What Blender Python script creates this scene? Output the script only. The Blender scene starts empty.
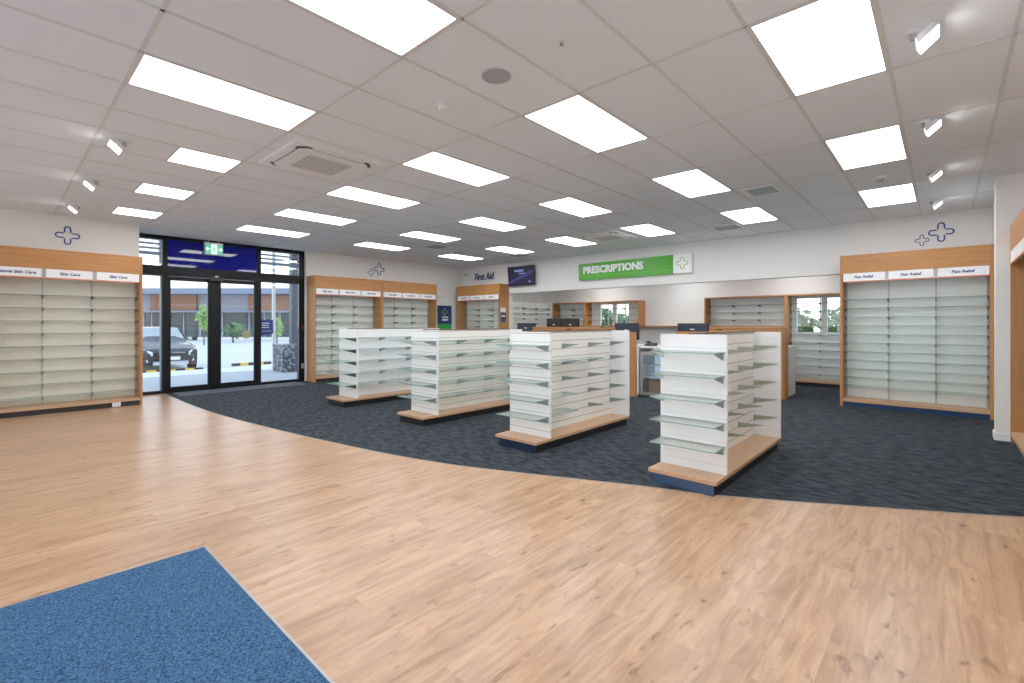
import bpy, math, random
from mathutils import Vector, Matrix
random.seed(7)
COL = bpy.context.scene.collection
PI = math.pi
CAMH = 1.415
CEIL = 3.2

# ------------------------------------------------------------------ materials
def new_mat(name):
    m = bpy.data.materials.new(name); m.use_nodes = True
    nt = m.node_tree
    b = nt.nodes['Principled BSDF']
    return m, nt, b
def N(nt, typ, **kw):
    n = nt.nodes.new(typ)
    for k, v in kw.items():
        if k in n.inputs: n.inputs[k].default_value = v
        else: setattr(n, k, v)
    return n
def plain(name, col, rough=.5, metal=0, noise=.04, scale=6, spec=.5, coat=0):
    m, nt, b = new_mat(name)
    tc = N(nt, 'ShaderNodeTexCoord'); nz = N(nt, 'ShaderNodeTexNoise', Scale=scale, Detail=3.0)
    nt.links.new(tc.outputs['Object'], nz.inputs['Vector'])
    mx = N(nt, 'ShaderNodeMix', data_type='RGBA')
    mx.inputs[6].default_value = (*[c*(1-noise) for c in col], 1)
    mx.inputs[7].default_value = (*[min(1, c*(1+noise)) for c in col], 1)
    nt.links.new(nz.outputs['Fac'], mx.inputs[0]); nt.links.new(mx.outputs[2], b.inputs['Base Color'])
    b.inputs['Roughness'].default_value = rough; b.inputs['Metallic'].default_value = metal
    b.inputs['Specular IOR Level'].default_value = spec
    b.inputs['Coat Weight'].default_value = coat
    return m
def emit(name, col, s):
    m, nt, b = new_mat(name)
    b.inputs['Base Color'].default_value = (*col, 1)
    b.inputs['Emission Color'].default_value = (*col, 1); b.inputs['Emission Strength'].default_value = s
    return m
def wood(name, c1, c2, axis='Z', rough=.45):
    m, nt, b = new_mat(name)
    tc = N(nt, 'ShaderNodeTexCoord'); mp = N(nt, 'ShaderNodeMapping')
    sc = {'X': (1.2, 18, 18), 'Y': (18, 1.2, 18), 'Z': (18, 18, 1.2)}[axis]
    mp.inputs['Scale'].default_value = sc
    nz = N(nt, 'ShaderNodeTexNoise', Scale=1.6, Detail=6.0, Roughness=.6, Distortion=.4)
    nt.links.new(tc.outputs['Object'], mp.inputs[0]); nt.links.new(mp.outputs[0], nz.inputs['Vector'])
    r = N(nt, 'ShaderNodeValToRGB'); r.color_ramp.elements[0].position = .3; r.color_ramp.elements[1].position = .7
    r.color_ramp.elements[0].color = (*c1, 1); r.color_ramp.elements[1].color = (*c2, 1)
    nt.links.new(nz.outputs['Fac'], r.inputs[0]); nt.links.new(r.outputs[0], b.inputs['Base Color'])
    b.inputs['Roughness'].default_value = rough
    return m
def slat(name, col, groove, pitch=.1, width=.1):
    m, nt, b = new_mat(name)
    tc = N(nt, 'ShaderNodeTexCoord'); sp = N(nt, 'ShaderNodeSeparateXYZ')
    nt.links.new(tc.outputs['Object'], sp.inputs[0])
    a = N(nt, 'ShaderNodeMath', operation='DIVIDE'); a.inputs[1].default_value = pitch
    nt.links.new(sp.outputs['Z'], a.inputs[0])
    f = N(nt, 'ShaderNodeMath', operation='FRACT'); nt.links.new(a.outputs[0], f.inputs[0])
    l = N(nt, 'ShaderNodeMath', operation='LESS_THAN'); l.inputs[1].default_value = width
    nt.links.new(f.outputs[0], l.inputs[0])
    mx = N(nt, 'ShaderNodeMix', data_type='RGBA'); mx.inputs[6].default_value = (*col, 1); mx.inputs[7].default_value = (*groove, 1)
    nt.links.new(l.outputs[0], mx.inputs[0]); nt.links.new(mx.outputs[2], b.inputs['Base Color'])
    b.inputs['Roughness'].default_value = .45
    return m
def clear_glass(name, tint, gloss=.12, rough=.02, solid=None, solidfac=0):
    m = bpy.data.materials.new(name); m.use_nodes = True; nt = m.node_tree
    nt.nodes.clear()
    out = N(nt, 'ShaderNodeOutputMaterial'); t = N(nt, 'ShaderNodeBsdfTransparent', Color=(*tint, 1))
    g = N(nt, 'ShaderNodeBsdfGlossy', Roughness=rough, Color=(1, 1, 1, 1))
    fr = N(nt, 'ShaderNodeLayerWeight', Blend=.25)
    ml = N(nt, 'ShaderNodeMath', operation='MULTIPLY_ADD'); ml.inputs[1].default_value = .55; ml.inputs[2].default_value = gloss*.4
    nt.links.new(fr.outputs['Fresnel'], ml.inputs[0])
    mx = N(nt, 'ShaderNodeMixShader'); nt.links.new(ml.outputs[0], mx.inputs[0])
    last = t
    if solid:
        d = N(nt, 'ShaderNodeBsdfDiffuse', Color=(*solid, 1)); m2 = N(nt, 'ShaderNodeMixShader'); m2.inputs[0].default_value = solidfac
        nt.links.new(t.outputs[0], m2.inputs[1]); nt.links.new(d.outputs[0], m2.inputs[2]); last = m2
    nt.links.new(last.outputs[0], mx.inputs[1]); nt.links.new(g.outputs[0], mx.inputs[2])
    nt.links.new(mx.outputs[0], out.inputs[0])
    return m

M = {}
M['wall'] = plain('wall_paint', (.84, .83, .81), .6, noise=.012)
M['wall_warm'] = plain('wall_paint_cream', (.83, .80, .75), .6, noise=.012)
M['wall_grey'] = plain('wall_paint_grey', (.66, .64, .61), .6, noise=.012)  # greyer paint of the dispensary side wall
M['ceil'] = plain('ceiling_tile', (.80, .87, .935), .9, noise=.03, scale=60)
M['grid'] = plain('ceiling_grid', (.68, .69, .70), .5)
M['white'] = plain('white_laminate', (.84, .84, .84), .35, noise=.01)
M['white_panel'] = plain('white_board', (.87, .89, .91), .4, noise=.01)
M['cream_back'] = plain('cream_back_panel', (.88, .83, .70), .45, noise=.02)
M['cool_back'] = plain('cool_back_panel', (.93, .97, .95), .45, noise=.02)
M['oak'] = wood('oak_vertical', (.40, .15, .038), (.50, .215, .062), 'Z')
M['oak_h'] = wood('oak_horizontal', (.42, .155, .037), (.55, .235, .062), 'X')
M['oak_pale'] = wood('oak_pale', (.46, .25, .13), (.58, .34, .19), 'X', .4)
M['walnut'] = wood('cap_timber', (.12, .055, .03), (.18, .085, .05), 'X', .4)
M['black_al'] = plain('black_aluminium', (.003, .004, .006), .4, .0, spec=.2)
M['black'] = plain('black_plastic', (.003, .003, .004), .4)
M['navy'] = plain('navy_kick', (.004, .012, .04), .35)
M['navy_lit'] = plain('navy_kick_lit', (.022, .062, .15), .3)  # navy kick with the light on it painted into the colour
M['navy_blue'] = plain('blue_kickboard', (.001, .028, .10), .4)
M['darkkick'] = plain('dark_kick', (.003, .003, .005), .5)
M['charcoal'] = plain('charcoal_blue_plastic', (.007, .014, .032), .4)
M['steel'] = plain('brushed_steel', (.42, .42, .42), .35, .8)
M['grey'] = plain('grey_upright', (.58, .57, .54), .5)
M['fin'] = plain('bracket_grey_green', (.20, .27, .26), .4, .2)
M['fin_dark'] = plain('bracket_dark', (.04, .05, .05), .4, .3)
M['fin_olive'] = plain('bracket_olive', (.30, .34, .26), .4, .2)
M['fin_pale'] = plain('bracket_pale', (.50, .60, .58), .4, .1)
M['orange'] = plain('orange_stripe', (.75, .17, .06), .5)
M['blue'] = plain('logo_blue', (.008, .03, .24), .45)
M['ink'] = plain('ink_blue', (.02, .025, .16), .5)
M['green'] = plain('sign_green', (.045, .37, .002), .35, noise=.12, scale=2)
M['lime'] = plain('logo_lime', (.30, .55, .02), .4)
M['bright'] = plain('letter_white', (.95, .95, .95), .4)
M['glass'] = clear_glass('window_glass', (.93, .96, .97), .1)
M['shelf'] = clear_glass('shelf_glass', (.97, 1, .99), .08, .03, (.86, 1, .97), .07)
M['edge'] = plain('glass_edge', (.16, .36, .32), .2)
M['edge_dark'] = plain('glass_edge_dark', (.13, .22, .19), .25)
M['panel'] = emit('light_diffuser', (.955, .98, 1), 8.8)
M['flood'] = emit('flood_lens', (1, .97, .9), 14)
M['bluefilm'] = plain('blue_film', (.001, .003, .26), .03, spec=.45)
M['exit_green'] = emit('exit_green', (.10, .45, .30), .7)
M['exit_white'] = emit('exit_white', (.8, .95, .85), .8)
M['paving'] = plain('paving_grey', (.40, .42, .44), .8, noise=.08, scale=3)
M['concrete'] = plain('pale_concrete', (.72, .72, .70), .85, noise=.06)
M['asphalt'] = plain('asphalt', (.60, .61, .61), .9, noise=.08, scale=8)
M['carpaint'] = plain('car_paint', (.004, .008, .016), .2, .1, coat=.3)
M['carglass'] = plain('car_glass', (.30, .36, .38), .05, spec=1)
M['chrome'] = plain('chrome', (.8, .8, .8), .1, 1)
M['lamp'] = plain('lamp_lens', (.75, .8, .82), .08, spec=1)
M['rubber'] = plain('tyre', (.015, .015, .016), .7)
M['yellow'] = plain('yellow_paint', (.8, .5, .03), .6)
M['cladding'] = plain('timber_cladding', (.26, .11, .06), .6, noise=.15, scale=3)
M['greypanel'] = plain('grey_cladding', (.26, .29, .36), .6)
M['fascia'] = plain('roof_fascia', (.16, .21, .30), .5)
M['shopglass'] = plain('shop_glass', (.012, .035, .05), .15, spec=.5)
M['leaf'] = plain('leaf', (.22, .45, .06), .6, noise=.4, scale=8)
M['leaf_dark'] = plain('leaf_dark', (.08, .17, .05), .6, noise=.5, scale=3)
M['bark'] = plain('bark', (.1, .07, .05), .8)
M['steelblue'] = plain('painted_steel', (.045, .075, .11), .4)
M['poster_green'] = plain('poster_green', (.02, .36, .06), .4)
M['poster_blue'] = plain('poster_blue', (.008, .03, .13), .4)
M['card'] = wood('cardboard', (.30, .17, .09), (.36, .21, .12))
M['fridge_in'] = emit('fridge_interior', (.55, .7, .85), .35)
M['wallvent'] = plain('vent_grey', (.42, .44, .46), .5)
M['bluevent'] = plain('vent_bluegrey', (.34, .46, .52), .4)
M['speaker'] = plain('speaker_grille', (.36, .39, .43), .6)
M['hill'] = plain('field', (.20, .22, .10), .9, noise=.3)

def stone_mat():
    m, nt, b = new_mat('gabion_stone')
    tc = N(nt, 'ShaderNodeTexCoord'); v = N(nt, 'ShaderNodeTexVoronoi', Scale=11.0)
    nt.links.new(tc.outputs['Object'], v.inputs['Vector'])
    r = N(nt, 'ShaderNodeValToRGB'); r.color_ramp.elements[0].position = .05; r.color_ramp.elements[1].position = .6
    r.color_ramp.elements[0].color = (.45, .47, .5, 1); r.color_ramp.elements[1].color = (.03, .035, .045, 1)
    nt.links.new(v.outputs['Distance'], r.inputs[0]); nt.links.new(r.outputs[0], b.inputs['Base Color'])
    return m
M['stone'] = stone_mat()

def floor_wood():
    m, nt, b = new_mat('oak_plank_floor')
    tc = N(nt, 'ShaderNodeTexCoord')
    br = N(nt, 'ShaderNodeTexBrick', Scale=1.0)
    br.offset = .37; br.offset_frequency = 2; br.squash = 1
    br.inputs['Brick Width'].default_value = 1.25; br.inputs['Row Height'].default_value = .19
    br.inputs['Mortar Size'].default_value = .0012; br.inputs['Mortar Smooth'].default_value = .2
    br.inputs['Bias'].default_value = 0
    br.inputs['Color1'].default_value = (0, 0, 0, 1); br.inputs['Color2'].default_value = (1, 1, 1, 1)
    br.inputs['Mortar'].default_value = (.0, .0, .0, 1)
    nt.links.new(tc.outputs['Object'], br.inputs['Vector'])
    ramp = N(nt, 'ShaderNodeValToRGB')
    e = ramp.color_ramp.elements
    e[0].position = 0; e[0].color = (.42, .235, .125, 1); e[1].position = 1; e[1].color = (.51, .305, .175, 1)
    e2 = ramp.color_ramp.elements.new(.5); e2.color = (.47, .272, .150, 1)
    nt.links.new(br.outputs['Color'], ramp.inputs[0])
    # offset grain per plank
    off = N(nt, 'ShaderNodeVectorMath', operation='MULTIPLY_ADD')
    off.inputs[1].default_value = (13, 7, 0)
    nt.links.new(br.outputs['Color'], off.inputs[0]); nt.links.new(tc.outputs['Object'], off.inputs[2])
    mp = N(nt, 'ShaderNodeMapping'); mp.inputs['Scale'].default_value = (1.0, 7.5, 1)
    nt.links.new(off.outputs[0], mp.inputs[0])
    nz = N(nt, 'ShaderNodeTexNoise', Scale=2.2, Detail=7.0, Roughness=.62, Distortion=.8)
    nt.links.new(mp.outputs[0], nz.inputs['Vector'])
    gr = N(nt, 'ShaderNodeValToRGB'); gr.color_ramp.elements[0].position = .30; gr.color_ramp.elements[1].position = .60
    gr.color_ramp.elements[0].color = (.66, .57, .50, 1); gr.color_ramp.elements[1].color = (1.14, 1.13, 1.12, 1)
    nt.links.new(nz.outputs['Fac'], gr.inputs[0])
    mu = N(nt, 'ShaderNodeMix', data_type='RGBA', blend_type='MULTIPLY'); mu.inputs[0].default_value = 1
    nt.links.new(ramp.outputs[0], mu.inputs[6]); nt.links.new(gr.outputs[0], mu.inputs[7])
    # knots / dark streaks
    mp2 = N(nt, 'ShaderNodeMapping'); mp2.inputs['Scale'].default_value = (3.6, 9, 1)
    nt.links.new(off.outputs[0], mp2.inputs[0])
    nz2 = N(nt, 'ShaderNodeTexNoise', Scale=1.5, Detail=3.0, Roughness=.55, Distortion=.3)
    nt.links.new(mp2.outputs[0], nz2.inputs['Vector'])
    kr = N(nt, 'ShaderNodeValToRGB'); kr.color_ramp.elements[0].position = .62; kr.color_ramp.elements[1].position = .74
    kr.color_ramp.elements[0].color = (1, 1, 1, 1); kr.color_ramp.elements[1].color = (.40, .26, .19, 1)
    nt.links.new(nz2.outputs['Fac'], kr.inputs[0])
    mu2 = N(nt, 'ShaderNodeMix', data_type='RGBA', blend_type='MULTIPLY'); mu2.inputs[0].default_value = 1
    nt.links.new(mu.outputs[2], mu2.inputs[6]); nt.links.new(kr.outputs[0], mu2.inputs[7])
    # seams
    mu3 = N(nt, 'ShaderNodeMix', data_type='RGBA'); mu3.inputs[7].default_value = (.36, .23, .14, 1)
    sf = N(nt, 'ShaderNodeMath', operation='MULTIPLY'); sf.inputs[1].default_value = .45
    nt.links.new(br.outputs['Fac'], sf.inputs[0]); nt.links.new(sf.outputs[0], mu3.inputs[0])
    nt.links.new(mu2.outputs[2], mu3.inputs[6])
    nt.links.new(mu3.outputs[2], b.inputs['Base Color'])
    b.inputs['Roughness'].default_value = .30
    b.inputs['Specular IOR Level'].default_value = .5
    bp = N(nt, 'ShaderNodeBump', Strength=.05, Distance=.01)
    nt.links.new(nz.outputs['Fac'], bp.inputs['Height']); nt.links.new(bp.outputs[0], b.inputs['Normal'])
    return m
M['floor'] = floor_wood()

def carpet_mat():
    m, nt, b = new_mat('carpet_tile')
    tc = N(nt, 'ShaderNodeTexCoord'); mp = N(nt, 'ShaderNodeMapping'); mp.inputs['Scale'].default_value = (12, 4.2, 1)
    nt.links.new(tc.outputs['Object'], mp.inputs[0])
    nz = N(nt, 'ShaderNodeTexNoise', Scale=1.6, Detail=2.5, Roughness=.6); nt.links.new(mp.outputs[0], nz.inputs['Vector'])
    r = N(nt, 'ShaderNodeValToRGB'); r.color_ramp.elements[0].position = .40; r.color_ramp.elements[1].position = .60
    r.color_ramp.elements[0].color = (.010, .014, .019, 1); r.color_ramp.elements[1].color = (.038, .045, .054, 1)
    nt.links.new(nz.outputs['Fac'], r.inputs[0])
    f = N(nt, 'ShaderNodeTexNoise', Scale=220.0, Detail=1.0); nt.links.new(tc.outputs['Object'], f.inputs['Vector'])
    fr = N(nt, 'ShaderNodeValToRGB'); fr.color_ramp.elements[0].position = .35; fr.color_ramp.elements[1].position = .65
    fr.color_ramp.elements[0].color = (.7, .7, .7, 1); fr.color_ramp.elements[1].color = (1.25, 1.25, 1.25, 1)
    nt.links.new(f.outputs['Fac'], fr.inputs[0])
    mu = N(nt, 'ShaderNodeMix', data_type='RGBA', blend_type='MULTIPLY'); mu.inputs[0].default_value = 1
    nt.links.new(r.outputs[0], mu.inputs[6]); nt.links.new(fr.outputs[0], mu.inputs[7])
    nt.links.new(mu.outputs[2], b.inputs['Base Color'])
    b.inputs['Roughness'].default_value = .95; b.inputs['Specular IOR Level'].default_value = .15
    return m
M['carpet'] = carpet_mat()

def mat_mat():
    m, nt, b = new_mat('blue_mat_pile')
    tc = N(nt, 'ShaderNodeTexCoord')
    f = N(nt, 'ShaderNodeTexNoise', Scale=110.0, Detail=3.0, Roughness=.7); nt.links.new(tc.outputs['Object'], f.inputs['Vector'])
    fr = N(nt, 'ShaderNodeValToRGB'); fr.color_ramp.elements[0].position = .36; fr.color_ramp.elements[1].position = .66
    fr.color_ramp.elements[0].color = (.004, .020, .062, 1); fr.color_ramp.elements[1].color = (.062, .165, .32, 1)
    nt.links.new(f.outputs['Fac'], fr.inputs[0]); nt.links.new(fr.outputs[0], b.inputs['Base Color'])
    b.inputs['Roughness'].default_value = .95; b.inputs['Specular IOR Level'].default_value = .15
    return m
M['mat'] = mat_mat()
M['slat'] = slat('slatwall_white', (.87, .88, .89), (.40, .40, .40), .1, .07)
M['slat_warm'] = slat('slatwall_spine', (.84, .82, .77), (.30, .26, .20), .1, .08)
M['slat_faint'] = slat('white_board_faint_groove', (.87, .89, .92), (.70, .72, .74), .2, .03)
M['slat_louvre'] = slat('slatwall_back', (.88, .88, .83), (.62, .62, .56), .1, .08)

# ------------------------------------------------------------------ mesh building
class MB:
    def __init__(s): s.v = []; s.f = []; s.m = []
    def add(s, vs, fs, mi=0):
        n = len(s.v); s.v += [tuple(v) for v in vs]
        for f in fs: s.f.append(tuple(i+n for i in f)); s.m.append(mi)
        return s
    def box(s, x0, x1, y0, y1, z0, z1, mi=0, bev=0):
        if bev:
            return s.prism([(x0+bev, y0), (x1-bev, y0), (x1, y0+bev), (x1, y1-bev), (x1-bev, y1), (x0+bev, y1), (x0, y1-bev), (x0, y0+bev)], z0, z1, mi)
        vs = [(x0,y0,z0),(x1,y0,z0),(x1,y1,z0),(x0,y1,z0),(x0,y0,z1),(x1,y0,z1),(x1,y1,z1),(x0,y1,z1)]
        return s.add(vs, [(3,2,1,0),(4,5,6,7),(0,1,5,4),(1,2,6,5),(2,3,7,6),(3,0,4,7)], mi)
    def slab(s, x0, x1, y0, y1, z0, z1):   # glass slab: faces slot 0, rim slot 1
        vs = [(x0,y0,z0),(x1,y0,z0),(x1,y1,z0),(x0,y1,z0),(x0,y0,z1),(x1,y0,z1),(x1,y1,z1),(x0,y1,z1)]
        s.add(vs, [(3,2,1,0),(4,5,6,7)], 0)
        return s.add(vs, [(0,1,5,4),(1,2,6,5),(2,3,7,6),(3,0,4,7)], 1)
    def prism(s, pts, z0, z1, mi=0):       # polygon in xy extruded in z (ccw)
        n = len(pts)
        vs = [(p[0],p[1],z0) for p in pts]+[(p[0],p[1],z1) for p in pts]
        return s.add(vs, [tuple(range(n-1,-1,-1)), tuple(range(n,2*n))]+[(i,(i+1)%n,n+(i+1)%n,n+i) for i in range(n)], mi)
    def prism_x(s, pts, x0, x1, mi=0):     # polygon in yz extruded in x
        n = len(pts)
        vs = [(x0,p[0],p[1]) for p in pts]+[(x1,p[0],p[1]) for p in pts]
        return s.add(vs, [tuple(range(n-1,-1,-1)), tuple(range(n,2*n))]+[(i,(i+1)%n,n+(i+1)%n,n+i) for i in range(n)], mi)
    def cyl(s, p0, p1, r0, r1=None, n=16, mi=0):
        r1 = r0 if r1 is None else r1
        p0 = Vector(p0); p1 = Vector(p1); d = (p1-p0).normalized()
        a = d.orthogonal().normalized(); b = d.cross(a)
        vs = []
        for p, r in ((p0, r0), (p1, r1)):
            for i in range(n):
                t = 2*PI*i/n; vs.append(p+a*r*math.cos(t)+b*r*math.sin(t))
        return s.add(vs, [tuple(range(n-1,-1,-1)), tuple(range(n,2*n))]+[(i,(i+1)%n,n+(i+1)%n,n+i) for i in range(n)], mi)
    def ribbon(s, pts, w, y0, y1, mi=0):   # polyline in xz plane, width w, thick y0..y1
        P = [Vector(p) for p in pts]; L = []; R = []
        for i, p in enumerate(P):
            d = (P[min(i+1, len(P)-1)]-P[max(i-1, 0)]).normalized(); nrm = Vector((-d.y, d.x))
            L.append(p+nrm*w/2); R.append(p-nrm*w/2)
        for i in range(len(P)-1):
            q = [L[i], L[i+1], R[i+1], R[i]]
            vs = [(v.x, y0, v.y) for v in q]+[(v.x, y1, v.y) for v in q]
            s.add(vs, [(0,1,2,3),(7,6,5,4),(0,4,5,1),(1,5,6,2),(2,6,7,3),(3,7,4,0)], mi)
        return s
    def mesh(s, name, mats):
        me = bpy.data.meshes.new(name); me.from_pydata(s.v, [], s.f)
        for m in (mats if isinstance(mats, (list, tuple)) else [mats]): me.materials.append(M[m] if isinstance(m, str) else m)
        me.polygons.foreach_set('material_index', s.m)
        me.validate(); me.update()
        return me
    def build(s, name, mats, parent=None, smooth=False):
        me = s.mesh(name, mats)
        if smooth:
            for p in me.polygons: p.use_smooth = True
        return inst(name, me, parent)
def inst(name, me, parent=None, loc=(0,0,0)):
    o = bpy.data.objects.new(name, me); COL.objects.link(o)
    if parent: o.parent = parent
    o.location = loc
    return o
def tag(o, label, cat, group=None, kind=None):
    o['label'] = label; o['category'] = cat
    if group: o['group'] = group
    if kind: o['kind'] = kind
    return o
def thing(name, label, cat, loc=(0,0,0), rz=0, group=None):
    o = bpy.data.objects.new(name, None); COL.objects.link(o); o.empty_display_size = .1
    o.location = loc; o.rotation_euler = (0,0,rz)
    return tag(o, label, cat, group)
def struct(o): o['kind'] = 'structure'; return o
def structE(name, loc=(0,0,0)):
    o = bpy.data.objects.new(name, None); COL.objects.link(o); o.location = loc; return struct(o)
def copy_tree(o, parent=None):
    c = o.copy(); COL.objects.link(c)
    if parent: c.parent = parent
    for ch in list(o.children): copy_tree(ch, c)
    return c
def text(name, body, size, mat, parent, x, y, z, align='CENTER', shear=0, sx=1.0, bold=0.0, thick=.002):
    # lettering standing in the local xz plane, read from -y
    cu = bpy.data.curves.new(name, 'FONT'); cu.body = body; cu.size = size; cu.align_x = align; cu.align_y = 'CENTER'
    cu.extrude = thick/2; cu.shear = shear; cu.offset = bold; cu.resolution_u = 3
    t = bpy.data.objects.new('tmp', cu); COL.objects.link(t)
    bpy.context.view_layer.update()
    dg = bpy.context.evaluated_depsgraph_get()
    me = bpy.data.meshes.new_from_object(t.evaluated_get(dg))
    COL.objects.unlink(t); bpy.data.objects.remove(t)
    me.transform(Matrix.Rotation(PI/2, 4, 'X') @ Matrix.Diagonal((sx, 1, 1, 1)))
    me.materials.clear(); me.materials.append(M[mat]); me.name = name
    return inst(name, me, parent, (x, y, z))
ROT_X = -PI/2     # unit against an X wall, facing -X
ROT_Y = 0         # unit against a Y wall, facing -Y
ROT_R = PI        # unit facing +Y

# ------------------------------------------------------------------ camera
cam = bpy.data.cameras.new('camera'); co = bpy.data.objects.new('camera', cam); COL.objects.link(co)
T = .741317
co.location = (0, 0, CAMH); co.rotation_euler = (PI/2, 0, T-PI/2)
cam.sensor_width = 36; cam.lens = 472.458/1024*36; cam.shift_y = -(341.5-323.69)/1024
cam.clip_start = .05; cam.clip_end = 500
bpy.context.scene.camera = co

# ------------------------------------------------------------------ room shell
def sbox(name, x0, x1, y0, y1, z0, z1, mat, parent=None):
    return struct(MB().box(x0, x1, y0, y1, z0, z1).build(name, mat, parent))
XW = 10.25; YW = 11.55; DW = 11.65
sbox('floor', -3, 13.0, -3.2, 11.85, -.1, 0, 'floor')
# carpet with a curved edge
cp = [(2.30,11.85),(2.30,10.6),(2.30,9.5),(2.35,8.3),(2.48,7.0),(2.64,5.82),(2.85,4.57),(3.07,3.70),(3.36,2.95),(3.78,1.98),(4.00,1.40),(4.43,.62),(5.07,-.43),(5.6,-1.2)]
def catmull(P, n=6):
    out = []
    for i in range(len(P)-1):
        p0 = Vector(P[max(i-1,0)]); p1 = Vector(P[i]); p2 = Vector(P[i+1]); p3 = Vector(P[min(i+2,len(P)-1)])
        for k in range(n):
            t = k/n
            out.append(.5*((2*p1)+(p2-p0)*t+(2*p0-5*p1+4*p2-p3)*t*t+(3*p1-p0-3*p2+p3)*t**3))
    out.append(Vector(P[-1])); return [(p.x, p.y) for p in out]
cc = catmull(cp)
mb = MB()
for a, b in zip(cc, cc[1:]):
    mb.add([(a[0],a[1],.004),(b[0],b[1],.004),(13,b[1],.004),(13,a[1],.004)], [(0,1,2,3)])
    mb.add([(a[0],a[1],.0),(b[0],b[1],.0),(b[0],b[1],.004),(a[0],a[1],.004)], [(3,2,1,0)])
struct(mb.build('floor', 'carpet'))
mb = MB()
for a, b in zip(cc, cc[1:]):
    mb.add([(a[0]-.012,a[1],.001),(b[0]-.012,b[1],.001),(b[0],b[1],.006),(a[0],a[1],.006)], [(0,1,2,3)])
struct(mb.build('trim_1', plain('transition_strip', (.30,.24,.19), .5)))
# lighter strip of entrance matting tile inside the door
struct(MB().box(2.42, 4.9, 10.95, 11.6, .004, .008).build('trim_2', plain('entrance_tile', (.06,.072,.09), .9)))

sbox('ceiling', -3, 10.6, -3.2, 12.0, CEIL, CEIL+.15, 'ceil')
# T grid
mb = MB()
gx = [.64+1.2*k for k in range(-3, 9)]; gy = [.28+.6*k for k in range(-5, 20)]
for x in gx:
    if x < XW: mb.box(x-.012, x+.012, -3.1, YW if x > 1.9 else 10.75, CEIL-.004, CEIL+.01)
for y in gy:
    if y < YW: mb.box(-3, XW, y-.012, y+.012, CEIL-.004, CEIL+.01)
struct(mb.build('trim_3', 'grid'))

# left wall (projecting box beside the doors)
sbox('wall_left', -3, 1.75, 10.75, 11.85, 0, CEIL, 'wall_warm')
# wall beyond doors
sbox('wall_front', 5.14, XW+.2, YW, 11.85, 0, CEIL, 'wall_warm')
# prescription wall: bulkhead, sides
sbox('wall_back', XW, XW+.2, -.6, 9.54, 2.31, CEIL, 'wall')
sbox('wall_back', XW, XW+.2, 9.54, YW, 0, CEIL, 'wall')
sbox('wall_back', XW, XW+.2, -.6, 1.32, 0, 2.31, 'wall')
# right side: pier and wall behind the right cabinet
sbox('wall_right', 8.45, 12.9, -3.2, -.54, 0, CEIL, 'wall')
sbox('wall_right', 8.2, 8.45, -3.2, -.46, 0, CEIL, 'wall')
sbox('wall_right', -3, 8.2, -1.2, -1.0, 0, CEIL, 'wall')
mb = MB().box(-3.1,-3,-3.2,.6,0,CEIL).box(-3.1,-3,9.6,11.85,0,CEIL).box(-3.1,-3,.6,9.6,0,.25).box(-3.1,-3,.6,9.6,2.95,CEIL)
struct(mb.build('wall_rear', 'wall'))
w = structE('window_9', (-3.05, .6, .25))  # unseen window, invented to let daylight in behind the camera
m_ = MB()
for k in range(5): m_.box(-.03,.03,2.25*k-.03,2.25*k+.03,0,2.7)
m_.build('window_frame', 'white', w); MB().box(-.005,.005,.03,8.97,0,2.7).build('pane', 'glass', w)
sbox('baseboard_right', 8.185, 8.2, -.58, -.445, 0, .09, 'white')
sbox('baseboard_right', 8.2, 8.45, -.46, -.445, 0, .09, 'white')
# dispensary beyond the bulkhead
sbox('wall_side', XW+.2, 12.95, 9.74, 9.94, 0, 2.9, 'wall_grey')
sbox('ceiling', XW+.2, 13, -.5, 9.94, 2.8, 2.95, 'wall')
BX = 12.8
# back wall with windows
openY = [(1.50, 1.995), (2.055, 2.60), (6.95, 7.42), (7.50, 7.98)]
z0, z1 = 1.19, 2.03
ys = sorted(set([-.5, 9.94]+[v for o in openY for v in o]))
mb = MB()
for a, b in zip(ys, ys[1:]):
    if (a, b) in openY:
        mb.box(BX, BX+.12, a, b, 0, z0); mb.box(BX, BX+.12, a, b, z1, 2.9)
    else: mb.box(BX, BX+.12, a, b, 0, 2.9)
struct(mb.build('wall_dispensary', 'wall'))
for i, (a, b) in enumerate(openY):
    w = structE('window_%d' % (i+5), (BX, (a+b)/2, z0))
    h = (b-a)/2; H = z1-z0
    fm = MB().box(-.01,.05,-h,h,0,.025).box(-.01,.05,-h,h,H-.025,H).box(-.01,.05,-h,-h+.025,.025,H-.025).box(-.01,.05,h-.025,h,.025,H-.025)
    fm.build('window_frame', 'white', w)
    MB().box(.02,.026,-h+.025,h-.025,.025,H-.025).build('pane', 'glass', w)

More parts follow.
